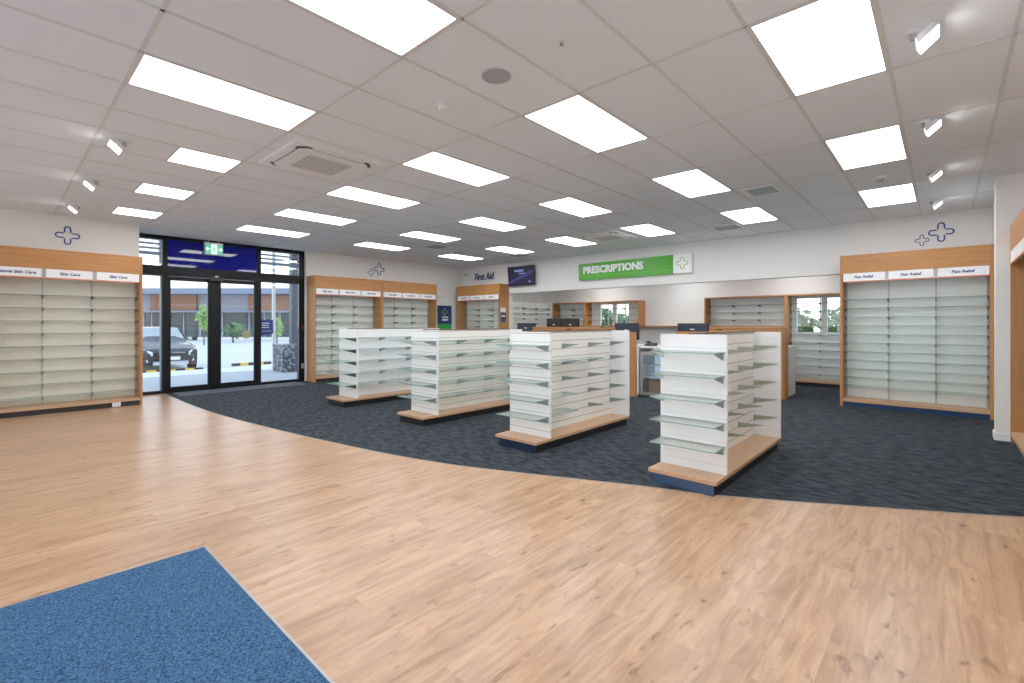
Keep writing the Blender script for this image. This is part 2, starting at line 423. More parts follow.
# ------------------------------------------------------------------ shopfront
FY0, FY1 = DW, DW+.12
mb = MB()
def fb(x0,x1,z0,z1,y0=FY0,y1=FY1): mb.box(x0,x1,y0,y1,z0,z1)
fb(1.75,1.85,0,3.2); fb(5.01,5.14,0,3.2); fb(1.85,5.01,3.13,3.2)
fb(1.85,5.01,2.39,2.58,FY0-.06,FY1)
fb(2.27,2.38,0,2.39); fb(4.02,4.14,0,2.39)
fb(2.27,2.36,2.58,3.13); fb(4.05,4.14,2.58,3.13)
fb(1.85,2.27,0,.05); fb(4.14,5.01,0,.05); fb(2.38,4.02,0,.02)
struct(mb.build('trim_4', 'black_al'))
struct(MB().box(2.245,2.268,FY0-.01,FY1,.05,2.39).build('trim_5', 'steelblue'))
def leaf(n, x0, x1, s0, s1):
    d = structE('door_%d' % n, (x0, FY0, 0))
    w = x1-x0
    m_ = MB().box(0,s0,0,.05,.02,2.38).box(w-s1,w,0,.05,.02,2.38).box(s0,w-s1,0,.05,.02,.12).box(s0,w-s1,0,.05,2.30,2.38)
    m_.build('door_frame', 'black_al', d)
    MB().box(s0,w-s1,.02,.03,.12,2.30).build('pane', 'glass', d)
leaf(1, 2.38, 3.195, .03, .125)
leaf(2, 3.195, 4.02, .125, .03)
def win(n, x0, x1, z0, z1, mat='glass'):
    w = structE('window_%d' % n, (x0, FY0+.05, z0))
    MB().box(0, x1-x0, 0, .01, 0, z1-z0).build('pane', mat, w)
    e = .012
    MB().box(0,x1-x0,-.01,.02,0,e).box(0,x1-x0,-.01,.02,z1-z0-e,z1-z0).build('glazing_bead', 'black_al', w)
win(1, 1.85, 2.245, .05, 2.39); win(2, 4.14, 5.01, .05, 2.39)
win(3, 1.85, 2.27, 2.58, 3.13); win(4, 4.14, 5.01, 2.58, 3.13)
# blue transom panel
o = MB().box(2.36,4.05,FY0+.01,FY0+.05,2.58,3.13).build('transom_panel', 'bluefilm')
tag(o, 'glossy deep blue transom panel above the black sliding doors', 'panel')
t = thing('motion_sensor', 'small black door sensor box in the middle of the black header beam', 'sensor', (3.20, FY0-.06, 2.36))
MB().box(-.13,.13,-.07,0,-.03,.05,bev=.012).build('housing', 'black', t)
MB().box(-.03,.03,-.072,-.068,.052,.075).box(-.03,.03,-.07,0,.05,.052).build('sensor_eye', 'white', t)
t = thing('exit_sign', 'green and white exit sign hung in front of the blue transom panel', 'exit sign', (3.16, FY0-.06, 2.89))
MB().box(-.17,.17,-.04,.06,0,.26,bev=.01).build('housing', 'white', t)
MB().box(-.16,.16,-.044,-.04,.015,.225).build('sign_face', 'exit_green', t)
mb = MB().box(-.055,.055,-.046,-.044,.015,.225)
mb.build('figure_panel', 'exit_white', t)
g_ = MB()
g_.ribbon([(.0,.15),(-.005,.10)],.03,-.048,-.046); g_.ribbon([(-.005,.10),(.02,.07),(.01,.03)],.015,-.048,-.046)
g_.ribbon([(-.005,.10),(-.02,.07),(-.04,.055)],.015,-.048,-.046); g_.ribbon([(-.03,.12),(0,.145),(.03,.125)],.012,-.048,-.046)
g_.cyl((.008,-.048,.175),(.008,-.046,.175),.015,n=10)
g_.build('running_figure', 'exit_green', t)
for sgn in (-1,1):
    MB().ribbon([(sgn*.075,.12),(sgn*.145,.12)],.018,-.047,-.044).ribbon([(sgn*.115,.155),(sgn*.148,.12),(sgn*.115,.085)],.016,-.047,-.044).build('arrow', 'exit_white', t)
    MB().box(sgn*.095-.005,sgn*.095+.005,0,.01,.26,.31).build('hanger', 'white', t)
# decals on glass
t = thing('window_sign', 'dark blue notice with white lines stuck to the right hand side glass', 'sign', (4.14, FY0+.045, 1.15))
m_ = MB(); m_.ribbon([(.14,.03),(.14,.36)],.28,-.004,0); m_.add([(0,-.004,.03),(.28,-.004,.03),(.0,-.004,-.02)],[(0,1,2)])
m_.build('backing', 'blue', t)
MB().box(.03,.20,-.006,-.004,.27,.285).box(.03,.18,-.006,-.004,.22,.235).box(.03,.19,-.006,-.004,.17,.185).box(.03,.24,-.006,-.004,.09,.097).build('text_lines', 'bright', t)
t = MB().cyl((3.83,FY0+.018,1.17),(3.83,FY0+.02,1.17),.1,n=24).build('door_sticker', clear_glass('sticker', (.7,.7,.55), 0, .5, (.6,.55,.35), .5))
tag(t, 'round pale sticker on the right sliding door glass', 'sticker')
t = thing('door_control', 'small red and black door control on the black frame right of the doors', 'switch', (5.09, FY0, 1.32))
MB().box(-.03,.03,-.03,0,-.07,.07).build('housing', 'black', t)
MB().cyl((0,-.03,.0),(0,-.045,.0),.022,n=14).build('button', plain('red_button', (.5,.02,.02), .4), t)
MB().box(-.028,.028,-.02,0,-1.0,-.88).build('key_plate', 'steel', t)

# ------------------------------------------------------------------ ceiling lights
proto = None
def lightproto(lab):
    t = thing('ceiling_light', lab, 'ceiling light', (0,0,CEIL), 0, 'flat panel lights in the ceiling grid')
    MB().box(.0,1.2,.0,.026,-.006,0).box(.0,1.2,.574,.6,-.006,0).box(0,.026,.026,.574,-.006,0).box(1.174,1.2,.026,.574,-.006,0).build('frame', 'grid', t)
    MB().box(.026,1.174,.026,.574,-.005,-.001).build('diffuser', 'panel', t)
    return t
half = None
rowname = ['nearest', 'second nearest', 'third nearest', 'farthest']
colname = {.28:'the rightmost row', 2.08:'the second row from the right', 3.88:'the third row from the right', 5.68:'the third row from the left', 7.48:'the second row from the left', 9.28:'the leftmost row'}
for yi in colname:
    for i, x in enumerate([.64, 3.04, 5.44, 7.84]):
        lab = 'ceiling panel light, %s, in %s' % (rowname[i], colname[yi])
        if i == 0 and yi > 5:
            t = thing('ceiling_light', 'small square ceiling panel light near the left wall, %s of three' % {5.68:'nearest', 7.48:'middle', 9.28:'farthest'}[yi], 'ceiling light', (1.24, yi, CEIL), 0, 'square panel lights on the left')
            MB().box(0,.6,0,.026,-.006,0).box(0,.6,.574,.6,-.006,0).box(0,.026,.026,.574,-.006,0).box(.574,.6,.026,.574,-.006,0).build('frame', 'grid', t)
            MB().box(.026,.574,.026,.574,-.005,-.001).build('diffuser', 'panel', t)
            continue
        if proto is None: proto = lightproto(lab); o = proto
        else: o = copy_tree(proto); o['label'] = lab
        o.location = (x, yi, CEIL)
for (x, y) in [(-1.76,.28),(-1.76,3.88),(-1.76,7.48)]:
    o = copy_tree(proto); o.location = (x, y, CEIL); o['label'] = 'bright ceiling panel light behind the camera'
for y in [2.2, 4.8, 7.4]:  # hidden panels, added to brighten the dispensary
    o = copy_tree(proto); o.location = (11.1, y, 2.8); o['label'] = 'unseen panel light added in the lower ceiling beyond the bulkhead'; o['group'] = 'added lights in the dispensary ceiling'

def flood(lab, x, y, rz):
    t = thing('flood_light', lab, 'flood light', (x, y, CEIL), rz, 'small wall washing flood lights')
    # local +x is the throw direction
    MB().cyl((-.06,0,-.012),(-.06,0,0),.045,n=20).build('mount', 'white', t)
    MB().box(-.075,-.045,-.012,.012,-.05,-.012).build('arm', 'steel', t)
    c, sn = math.cos(-.85), math.sin(-.85)
    def P(a, b): return (a*c-b*sn, -.062+a*sn+b*c)
    pts = [P(-.02,-.05),P(.02,-.06),P(.02,.06),P(-.02,.05)]
    vs = [(p[0],-.085,p[1]) for p in pts]+[(p[0],.085,p[1]) for p in pts]
    MB().add(vs, [(3,2,1,0),(4,5,6,7),(0,1,5,4),(1,2,6,5),(2,3,7,6),(3,0,4,7)]).build('housing', 'white', t)
    q = [P(.022,-.055),P(.022,.055)]
    MB().add([(q[0][0],-.08,q[0][1]),(q[0][0],.08,q[0][1]),(q[1][0],.08,q[1][1]),(q[1][0],-.08,q[1][1])],[(0,1,2,3)]).build('lens', 'flood', t)
for i, (x, n) in enumerate([(3.87,'nearest'),(5.62,'second'),(7.45,'third'),(9.25,'farthest')]):
    flood('small white flood light on the right of the ceiling, %s of four' % n, x-.08, .08, -PI/2)
for i, (y, n) in enumerate([(5.93,'nearest'),(7.83,'middle'),(9.65,'farthest')]):
    flood('small white flood light on the left of the ceiling, %s of three' % n, .79, y, PI)

# air conditioning cassettes
def cassette(lab, x0, y0, w, d):
    t = thing('air_conditioner', lab, 'air conditioner', (x0+w/2, y0+d/2, CEIL), 0, 'ceiling cassette air conditioners')
    a, b = w/2, d/2
    MB().box(-a,a,-b,b,-.025,0).build('panel', 'white', t)
    MB().prism([(-a*.72,-b*.86),(a*.72,-b*.86),(a*.86,-b*.72),(a*.86,b*.72),(a*.72,b*.86),(-a*.72,b*.86),(-a*.86,b*.72),(-a*.86,-b*.72)], -.032, -.025).build('louvre_rim', 'black', t)
    MB().prism([(-a*.66,-b*.80),(a*.66,-b*.80),(a*.80,-b*.66),(a*.80,b*.66),(a*.66,b*.80),(-a*.66,b*.80),(-a*.80,b*.66),(-a*.80,-b*.66)], -.045, -.032).build('face', 'white', t)
    g = MB()
    g.box(-a*.5,a*.5,-b*.5,b*.5,-.047,-.045,0)
    for k in range(6):
        yy = -b*.5+b*(k+.5)/6
        g.box(-a*.5,a*.5,yy-.006,yy+.006,-.05,-.047,1)
    g.build('grille', ['wallvent', 'white'], t)
    for (x0_, x1_, y0_, y1_) in ((-a*.6,a*.6,b*.83,b*.94),(-a*.6,a*.6,-b*.94,-b*.83),(a*.83,a*.94,-b*.6,b*.6),(-a*.94,-a*.83,-b*.6,b*.6)):
        MB().box(x0_,x1_,y0_,y1_,-.034,-.026).build('flap', 'white', t)
cassette('white square air conditioning cassette in the ceiling toward the doors', 1.95, 4.60, .95, .95)
cassette('white square air conditioning cassette in the ceiling near the green sign', 7.95, 4.62, .9, .9)
def vent(lab, x0, x1, y0, y1, fm, n=6):
    t = thing('ceiling_vent', lab, 'vent', ((x0+x1)/2, (y0+y1)/2, CEIL))
    a, b = (x1-x0)/2, (y1-y0)/2
    MB().box(-a,a,-b,-b+.03,-.02,-.004).box(-a,a,b-.03,b,-.02,-.004).box(-a,-a+.03,-b+.03,b-.03,-.02,-.004).box(a-.03,a,-b+.03,b-.03,-.02,-.004).build('frame', 'white', t)
    MB().box(-a+.03,a-.03,-b+.03,b-.03,-.010,-.004).build('grille_back', fm, t)
    g = MB()
    for k in range(n):
        yy = -b+.03+(2*b-.06)*(k+.5)/n; g.box(-a+.03,a-.03,yy-.006,yy+.006,-.016,-.010)
    g.build('grille_slats', fm, t)
vent('blue grey square air vent in the ceiling right of centre', 6.68, 7.15, 1.60, 1.98, 'bluevent', 8)
vent('grey air vent in the ceiling above the white end of the green sign', 8.85, 9.35, 2.72, 3.2, 'wallvent')
vent('grey air vent in the far ceiling above the wall television', 8.9, 9.4, 7.9, 8.4, 'wallvent')
vent('grey air vent in the ceiling over the left hand far cabinets', 6.6, 7.1, 8.4, 8.9, 'wallvent')
t = thing('ceiling_speaker', 'round grey ceiling speaker between the panel lights', 'speaker', (2.43, 2.38, CEIL))
MB().cyl((0,0,-.008),(0,0,0),.105,n=40).build('rim', 'wallvent', t)
MB().cyl((0,0,-.012),(0,0,-.008),.098,n=40).build('grille', 'speaker', t)
t = thing('smoke_detector', 'white domed smoke detector on the ceiling left of the round speaker', 'smoke detector', (2.45, 3.01, CEIL))
MB().cyl((0,0,-.02),(0,0,0),.055,n=28).build('base', 'white', t)
MB().cyl((0,0,-.05),(0,0,-.02),.028,.042,n=28).build('sensor_head', 'white', t)
def sprinkler(lab, x, y, cat='sprinkler', nm='fire_sprinkler', r=.03):
    t = thing(nm, lab, cat, (x, y, CEIL))
    MB().cyl((0,0,-.006),(0,0,0),r,n=20).build('escutcheon', 'white', t)
    MB().cyl((0,0,-.018),(0,0,-.006),.008,n=10).cyl((0,0,-.020),(0,0,-.018),.014,n=12).build('nozzle', 'steel', t)
sprinkler('small sprinkler head right of the round ceiling speaker', 2.42, 1.79)
sprinkler('small sprinkler head in the ceiling in front of the doors', 2.43, 9.16)
sprinkler('small sprinkler head in the ceiling beyond the cassette air conditioner', 3.65, 8.2)
sprinkler('small sprinkler head in the ceiling by the green sign end', 8.52, 2.87)
t = thing('motion_detector', 'small white motion detector on the ceiling between the two far right panel lights', 'sensor', (7.26, .58, CEIL))
MB().cyl((0,0,-.03),(0,0,0),.07,.08,n=24).build('base', 'white', t)
MB().cyl((0,0,-.055),(0,0,-.03),.03,.05,n=24).build('lens', 'wallvent', t)
t = thing('security_camera', 'tiny white security camera high in the corner left of the First Aid lettering', 'camera', (10.15, 11.3, 2.98))
MB().box(.04,.10,-.03,.03,-.02,.08).build('mount', 'white', t)
MB().cyl((-.08,-.05,-.02),(.05,0,.02),.03,n=14).build('camera_body', 'wallvent', t)

# ------------------------------------------------------------------ wall logos
def petal_pts(L, w, a, ang):
    pts = [(a, w)]+[(L-w+w*math.sin(t), w*math.cos(t)) for t in [k*PI/10 for k in range(11)]]+[(a, -w)]
    c, s = math.cos(ang), math.sin(ang)
    return [(x*c-y*s, x*s+y*c) for x, y in pts]
def logo(lab, loc, rz, sizes, mat='blue', parent=None):
    t = thing('wall_emblem', lab, 'emblem', loc, rz) if parent is None else parent
    for (cx, cz, L, dx) in sizes:
        m_ = MB()
        for k in range(4):
            pts = petal_pts(L, L*.26, L*.34, k*PI/2)
            m_.ribbon([(cx+p[0], cz+p[1]) for p in pts], L*.135, -.012, 0)
        m_.build('cross_outline', mat, t)
    return t
logo('blue outlined cross emblem on the wall over the Skin Care cabinet', (.805, 10.75, 2.88), ROT_Y, [(0,0,.145,0)])
logo('pair of blue outlined crosses on the wall over the two far left cabinets', (7.10, YW, 2.92), ROT_Y, [(.06,0,.16,0),(-.19,-.11,.10,0)])
logo('pair of blue outlined crosses on the wall over the Pain Relief cabinet', (XW, .04, 2.885), ROT_X, [(0,0,.148,0),(-.235,-.105,.088,0)])
t = thing('wall_lettering', 'blue slanted First Aid lettering on the wall above the small far cabinet', 'lettering', (XW, 10.56, 2.87), ROT_X)
text('lettering', 'First Aid', .29, 'ink', t, 0, -.012, 0, shear=.18, sx=.84, bold=.009, thick=.01)

# ------------------------------------------------------------------ wall cabinets
shelf_cache = {}
def shelf_mesh(w, d):
    k = (round(w,3), round(d,3))
    if k not in shelf_cache: shelf_cache[k] = MB().slab(0, w, 0, d, 0, .006).mesh('glass_shelf', ['shelf', 'edge_dark'])
    return shelf_cache[k]
def bracket_mesh(d, mat, h=.04, tk=.008):
    k = ('b', round(d,3), mat, h, tk)
    if k not in shelf_cache:
        shelf_cache[k] = MB().prism_x([(0,0),(0,-h),(-d*.92,-.008),(-d,-.002),(-d,0)][::-1], -tk/2, tk/2).mesh('shelf_bracket', mat)
    return shelf_cache[k]
def cabinet(lab, loc, rz, W, D=.42, H=2.58, bays=3, zs=(), texts=(), back='cream_back', kick='darkkick', group=None, fin='fin_dark',
            signz=(2.12, 2.27), ztop=None, wash=None, textsize=.06, name='wall_cabinet', signgap=.05):
    t = thing(name, lab, 'cabinet', loc, rz, group)
    j = .035
    MB().box(0, j, 0, D, 0, H).build('side_panel', 'oak', t)
    MB().box(W-j, W, 0, D, 0, H).build('side_panel', 'oak', t)
    MB().box(j, W-j, .0, .02, signz[1], H).build('fascia', 'oak_h', t)
    MB().box(j, W-j, .02, D, H-.02, H).build('top_panel', 'oak_h', t)
    MB().box(j, W-j, D-.02, D, .13, H-.02).build('back_panel', back, t)
    MB().box(j, W-j, .005, D-.02, .085, .13).build('base_shelf', 'oak_pale', t)
    MB().box(j, W-j, .03, .05, 0, .085).build('kickboard', kick, t)
    bw = (W-2*j)/bays
    for k in range(bays+1):
        x = j+bw*k; x = min(max(x, j+.012), W-j-.012)
        MB().box(x-.010, x+.010, D-.035, D-.02, .13, signz[1]+.02).build('upright', 'grey', t)
    for k in range(1, bays):
        x = j+bw*k
        MB().box(x-.022, x+.022, .03, .045, signz[0]+.005, signz[1]).build('sign_clip', 'grey', t)
    for k in range(bays):
        x0 = j+bw*k+(signgap/2 if k else .012); x1 = j+bw*(k+1)-(signgap/2 if k < bays-1 else .012)
        s = MB().box(x0, x1, .0, .015, signz[0]+.018, signz[1]).build('header_sign', 'bright', t)
        MB().box(x0, x1, -.001, .015, signz[0], signz[0]+.018).build('orange_strip', 'orange', s)
        if texts: text('lettering', texts[k], textsize, 'ink', s, (x0+x1)/2, -.002, (signz[0]+signz[1])/2+.008, shear=.12, bold=.0022)
    gd = .29
    for z in zs:
        for k in range(bays):
            inst('glass_shelf', shelf_mesh(bw-.01, gd), t, (j+bw*k+.005, D-.04-gd, z))
        for k in range(bays+1):
            x = j+bw*k; x = min(max(x, j+.008), W-j-.008)
            inst('shelf_bracket', bracket_mesh(.25, fin, .05, .012), t, (x, D-.035, z))
    return t
Z9 = [.24+.203*k for k in range(9)]
Z11 = [.33+.15*k for k in range(11)]
cabinet('tall oak cabinet with cream back headed Natural Skin Care, left of the doors', (-.13, 10.33, 0), ROT_Y, 1.86,
        zs=Z9, texts=('Natural Skin Care','Skin Care','Skin Care'), textsize=.060)
cabinet('tall oak wall cabinet with glass shelves right beside the doors', (5.15, 11.13, 0), ROT_Y, 1.85, zs=Z9, back='slat_louvre', texts=('Skin Care','Hair Care','Hair Care'), fin='fin', group=None)
cabinet('tall oak wall cabinet with glass shelves, second cabinet right of the doors', (7.0, 11.13, 0), ROT_Y, 1.85, zs=Z9, back='slat_louvre', texts=('Foot Care','Foot Care','Foot Care'), fin='fin')
cabinet('oak cabinet with glass shelves under the First Aid lettering', (9.83, 11.37, 0), ROT_X, 1.87, zs=[.3+.172*k for k in range(10)], back='slat_louvre',
        texts=('First Aid','First Aid','First Aid'), fin='fin', textsize=.055)
cabinet('wide oak cabinet with glass shelves headed Pain Relief on a blue plinth', (9.83, 1.33, 0), ROT_X, 1.86, zs=Z11, back='cool_back', kick='navy_blue',
        texts=('Pain Relief','Pain Relief','Pain Relief'), textsize=.060)
cabinet('tall oak cabinet with shelves at the far right edge beside the white pier', (8.2, -.58, 0), ROT_R, 1.86, zs=Z11, back='cream_back', fin='fin')
cabinet('tall oak cabinet outside the right edge of the picture', (6.34, -.58, 0), ROT_R, 1.86, zs=Z11, back='cream_back', fin='fin')
t = thing('power_outlet', 'white power outlet low on the dark plinth of the Skin Care cabinet', 'outlet', (1.38, 10.355, .012))
MB().box(-.055,.055,-.012,0,0,.07).build('face_plate', 'white', t)
MB().box(-.03,-.01,-.014,-.012,.025,.045).box(.01,.03,-.014,-.012,.025,.045).build('sockets', 'wallvent', t)

# ------------------------------------------------------------------ dispensary shelving
def framed_unit(lab, y_left, y_right, z0, H, bays, zs, backs=True, X=12.4, rz=ROT_X, D=.4, right=True, left=True, full=False, colors='white_panel', wood_top=True, frame='oak'):
    W = y_left-y_right
    t = thing('shelf_unit', lab, 'shelving', (X, y_left, 0), rz)
    j = .035
    if left: MB().box(0, j, 0, D, z0, H).build('side_panel', frame, t)
    if right: MB().box(W-j, W, 0, D, z0, H).build('side_panel', frame, t)
    if wood_top: MB().box(j, W-j, 0, D, H-.03, H).build('top_panel', frame, t)
    if full:
        MB().box(j, W-j, .0, D, .09, .13).build('base_shelf', 'oak_pale', t)
        MB().box(j, W-j, .03, .05, 0, .09).build('kickboard', 'darkkick', t)
    else: MB().box(j, W-j, 0, D, z0, z0+.03).build('bottom_panel', 'oak_h', t)
    if backs: MB().box(j, W-j, D-.015, D-.001, (z0 if not full else .1)+.03, H-.03).build('back_panel', colors, t)
    bw = (W-2*j)/bays
    gd = min(.29, D-.05)
    for k in range(bays+1):
        x = min(max(j+bw*k, j+.01), W-j-.01)
        MB().box(x-.012, x+.012, D-.03, D-.015, z0+.03 if not full else .13, H-.03).build('upright', 'white', t)
    for z in zs:
        for k in range(bays): inst('glass_shelf', shelf_mesh(bw-.01, gd), t, (j+bw*k+.005, D-.04-gd, z))
        for k in range(bays+1):
            x = min(max(j+bw*k, j+.008), W-j-.008)
            inst('shelf_bracket', bracket_mesh(gd-.03, 'fin_dark', .045), t, (x, D-.03, z))
    return t
ZU = [1.51, 1.69, 1.87]
framed_unit('upper oak framed shelves above the left service counter, narrow white backed bay', 9.53, 8.30, 1.33, 2.09, 2, ZU)
framed_unit('upper oak framed shelves with windows behind the glass, above the left service counter', 8.30, 6.44, 1.33, 2.09, 3, ZU, backs=False)
framed_unit('upper oak framed white shelves above the right service counter', 4.60, 2.72, 1.33, 2.09, 3, ZU)
t = framed_unit('floor standing white shelves with windows behind, left of the Pain Relief cabinet', 2.72, .88, 0, 2.09, 3, [.26+.18*k for k in range(10)], backs=False, full=True)
MB().box(.035, 1.80, .375, .399, .12, 1.17).build('back_panel', 'white_panel', t)
o = MB().box(12.52, 12.79, 4.61, 6.43, 1.33, 1.36).build('wall_shelf', 'oak_h'); tag(o, 'long thin oak wall shelf between the two upper shelf units', 'shelf')
framed_unit('white slatted shelf unit on the side wall, seen beyond the First Aid cabinet', 9.0, 9.0-1.9, 0, 2.12, 3, [.3+.16*k for k in range(11)], full=True, colors='slat_louvre', frame='white', wood_top=False, left=False, D=.21).name = 'shelf_unit'
su = [o for o in bpy.data.objects if o.get('label','').startswith('white slatted shelf unit')][0]
su.location = (10.47, 9.53, 0); su.rotation_euler = (0,0,0)

# ------------------------------------------------------------------ service counters
def counter(lab, x, y0, y1, h0, h1, hutch, deskz, desk_y0, desk_x1, slot_y, name='service_counter', deskx=None):
    t = thing(name, lab, 'counter', (x, 0, 0))
    MB().box(0, .05, y0, y1, 0, h0).build('front_panel', 'oak', t)
    MB().box(0, .30, hutch[0], hutch[1], h0, h1-.025).build('hutch', 'oak_h', t)
    MB().box(-.02, .34, hutch[0], hutch[1], h1-.025, h1).build('hutch_top', 'oak_h', t)
    MB().box(-.003, .0, slot_y-.06, slot_y+.06, h0+(h1-h0)*.35, h0+(h1-h0)*.6).build('cable_slot', 'black', t)
    MB().box(.05, desk_x1-x, y0, y1, deskz-.04, deskz).build('desktop', 'white', t)
    MB().box(.05, desk_x1-x, y0, y0+.03, 0, deskz-.04).build('end_panel', 'white', t)
    MB().box(.05, desk_x1-x, y1-.03, y1, 0, deskz-.04).build('end_panel', 'white', t)
    return t
counter('left oak fronted service counter with raised top and cable slot', 8.33, 4.40, 7.62, 1.25, 1.34, (4.90, 6.98), .99, 4.4, 9.0, 5.97)
c = counter('right oak fronted service counter with raised top and white desk behind', 9.84, 2.22, 4.25, 1.25, 1.34, (2.22, 3.54), .97, 2.2, 10.9, 3.35)
MB().box(.05, .34, 2.221, 2.25, .97, 1.25).box(.05,.34,2.19,2.219,0,1.34).build('end_cladding', 'oak', c)
# desk with fridge
t = thing('white_desk', 'white bench with a fridge bay between the service counters', 'desk', (8.37, 3.55, 0))
MB().box(0,.65,0,.84,.95,.99).build('desktop', 'white', t)
MB().box(0,.65,.81,.84,.05,.95).build('side_panel', 'white', t)
MB().box(0,.65,0,.03,.05,.95).build('side_panel', 'white', t)
MB().box(.02,.65,.03,.81,0,.05).build('kickboard', 'darkkick', t)
t = thing('drinks_fridge', 'small glass door fridge with a cardboard carton under the white bench', 'fridge', (8.37, 3.62, .055))
MB().box(.04,.6,0,.7,0,.03).box(.04,.6,0,.7,.79,.82).box(.04,.6,0,.03,.03,.79).box(.04,.6,.67,.7,.03,.79).box(.57,.6,.03,.67,.03,.79).build('cabinet_body', 'wallvent', t)
MB().box(.565,.569,.03,.67,.03,.79).build('interior', 'fridge_in', t)
d = MB().box(0,.035,0,.7,0,.05).box(0,.035,0,.7,.76,.80).box(0,.035,0,.05,.05,.76).box(0,.035,.65,.7,.05,.76).build('door', 'steel', t)
MB().box(.015,.02,.05,.65,.05,.76).build('pane', 'glass', d)
MB().box(-.02,0,.60,.62,.3,.6).build('handle', 'steel', d)
for z in (.32,.55): MB().box(.06,.56,.03,.67,z,z+.008).build('wire_shelf', 'bright', t)
o = MB().box(8.45,8.85,3.72,4.18,.09,.33).box(8.449,8.451,3.72,4.18,.20,.215).build('cardboard_carton', 'card'); tag(o, 'brown cardboard carton on the bottom of the small fridge', 'carton')

def monitor(lab, x, y0, y1, z0, z1, base, mat='charcoal', rz=0, badge=True):
    yc = (y0+y1)/2
    t = thing('computer_monitor', lab, 'monitor', (x, yc, base), rz)
    w = (y1-y0)/2; a, b = z0-base, z1-base
    MB().prism([(0,-w+.01),(.0,w-.01),(.035,w),(.05,w),(.05,-w),(.035,-w)][::-1], a, b).build('display_back', mat, t)
    MB().box(.05,.054,-w+.012,w-.012,a+.012,b-.012).build('screen', 'black', t)
    MB().box(-.01,.03,-.035,.035,.0,a+.08).build('stand', 'black', t)
    MB().box(-.08,.12,-.11,.11,0,.012).build('foot', 'black', t)
    if badge: MB().box(-.003,.0,-w*.14,w*.14,(a+b)/2-.005+.02,(a+b)/2+.02+.012).build('badge', 'bright', t)
    return t
monitor('dark blue back of a till monitor at the left end of the left counter', 8.45, 7.03, 7.57, 1.15, 1.432, .99)
monitor('dark blue back of a till monitor at the right end of the left counter', 8.45, 4.40, 4.93, 1.10, 1.425, .99)
monitor('dark blue back of a till monitor on the left of the right counter', 9.93, 3.60, 4.26, 1.12, 1.425, .97)
monitor('black monitor behind the left counter hutch, left of the adjoining pair', 8.86, 6.56, 7.00, 1.2, 1.54, .99, 'black')
monitor('black monitor behind the left counter hutch, right of the adjoining pair', 8.86, 6.09, 6.53, 1.2, 1.54, .99, 'black')
t = thing('telephone', 'black desk telephone on the white bench beside the left counter', 'telephone', (8.5, 4.17, .99))
MB().add([(-.08,-.09,0),(.10,-.09,0),(.10,.09,0),(-.08,.09,0),(-.08,-.09,.02),(.10,-.09,.06),(.10,.09,.06),(-.08,.09,.02)],[(3,2,1,0),(4,5,6,7),(0,1,5,4),(1,2,6,5),(2,3,7,6),(3,0,4,7)]).build('base', 'black', t)
MB().box(-.05,.10,.04,.08,.06,.085,bev=.01).build('handset', 'black', t)
t = thing('handheld_scanner', 'small dark scanner cradle standing behind the left counter top', 'scanner', (8.5, 5.25, .99))
MB().cyl((0,0,0),(0,0,.02),.05).cyl((0,0,.02),(0,0,.30),.015).build('stand', 'black', t)
MB().box(-.05,.05,-.03,.03,.30,.36,bev=.01).cyl((0,0,.36),(.03,0,.44),.02).build('scanner_head', 'black', t)

# ------------------------------------------------------------------ prescriptions sign, television
t = thing('shop_sign', 'long green PRESCRIPTIONS box sign on the far white wall', 'sign', (XW-.10, 6.96, 2.53), ROT_X)
MB().box(0, 2.52, 0, .10, 0, .415).build('green_box', 'green', t)
w_ = MB().box(2.52, 2.93, 0, .10, 0, .415).build('white_end', 'bright', t)
text('lettering', 'PRESCRIPTIONS', .235, 'bright', t, .14, -.006, .235, align='LEFT', bold=.010, thick=.01, sx=1.0)
MB().box(.1,2.5,-.002,0,.085,.09).build('underline', 'lime', t)
em = MB()
for k in range(4):
    pts = petal_pts(.13, .036, .045, k*PI/2); em.ribbon([(2.72+p[0], .215+p[1]) for p in pts], .016, -.008, 0)
em.build('cross_emblem', 'lime', w_)
t = thing('television', 'wall mounted dark television showing a purple band, right of the First Aid lettering', 'television', (XW-.12, 9.42, 2.50), ROT_X)
t.rotation_euler = (math.radians(5), 0, ROT_X)
MB().box(0,1.0,0,.05,0,.56,bev=.008).build('case', 'black', t)
M['tvblue'] = emit('tv_navy', (.003,.002,.02), .4); M['tvpurple'] = emit('tv_purple', (.03,.02,.12), .4); M['tvtext'] = emit('tv_text', (.15,.2,.42), .6)
MB().box(.02,.98,-.003,0,.02,.54).build('screen', 'tvblue', t)
MB().ribbon([(.05,.10),(.35,.20),(.70,.30),(.95,.40)],.09,-.006,-.003).build('purple_band', 'tvpurple', t)
MB().box(.28,.62,-.006,-.003,.40,.455).box(.42,.68,-.006,-.003,.34,.36).box(.80,.86,-.006,-.003,.08,.13).build('screen_text', 'tvtext', t)
MB().box(.4,.6,.05,.12,.15,.42).build('wall_bracket', 'black', t)
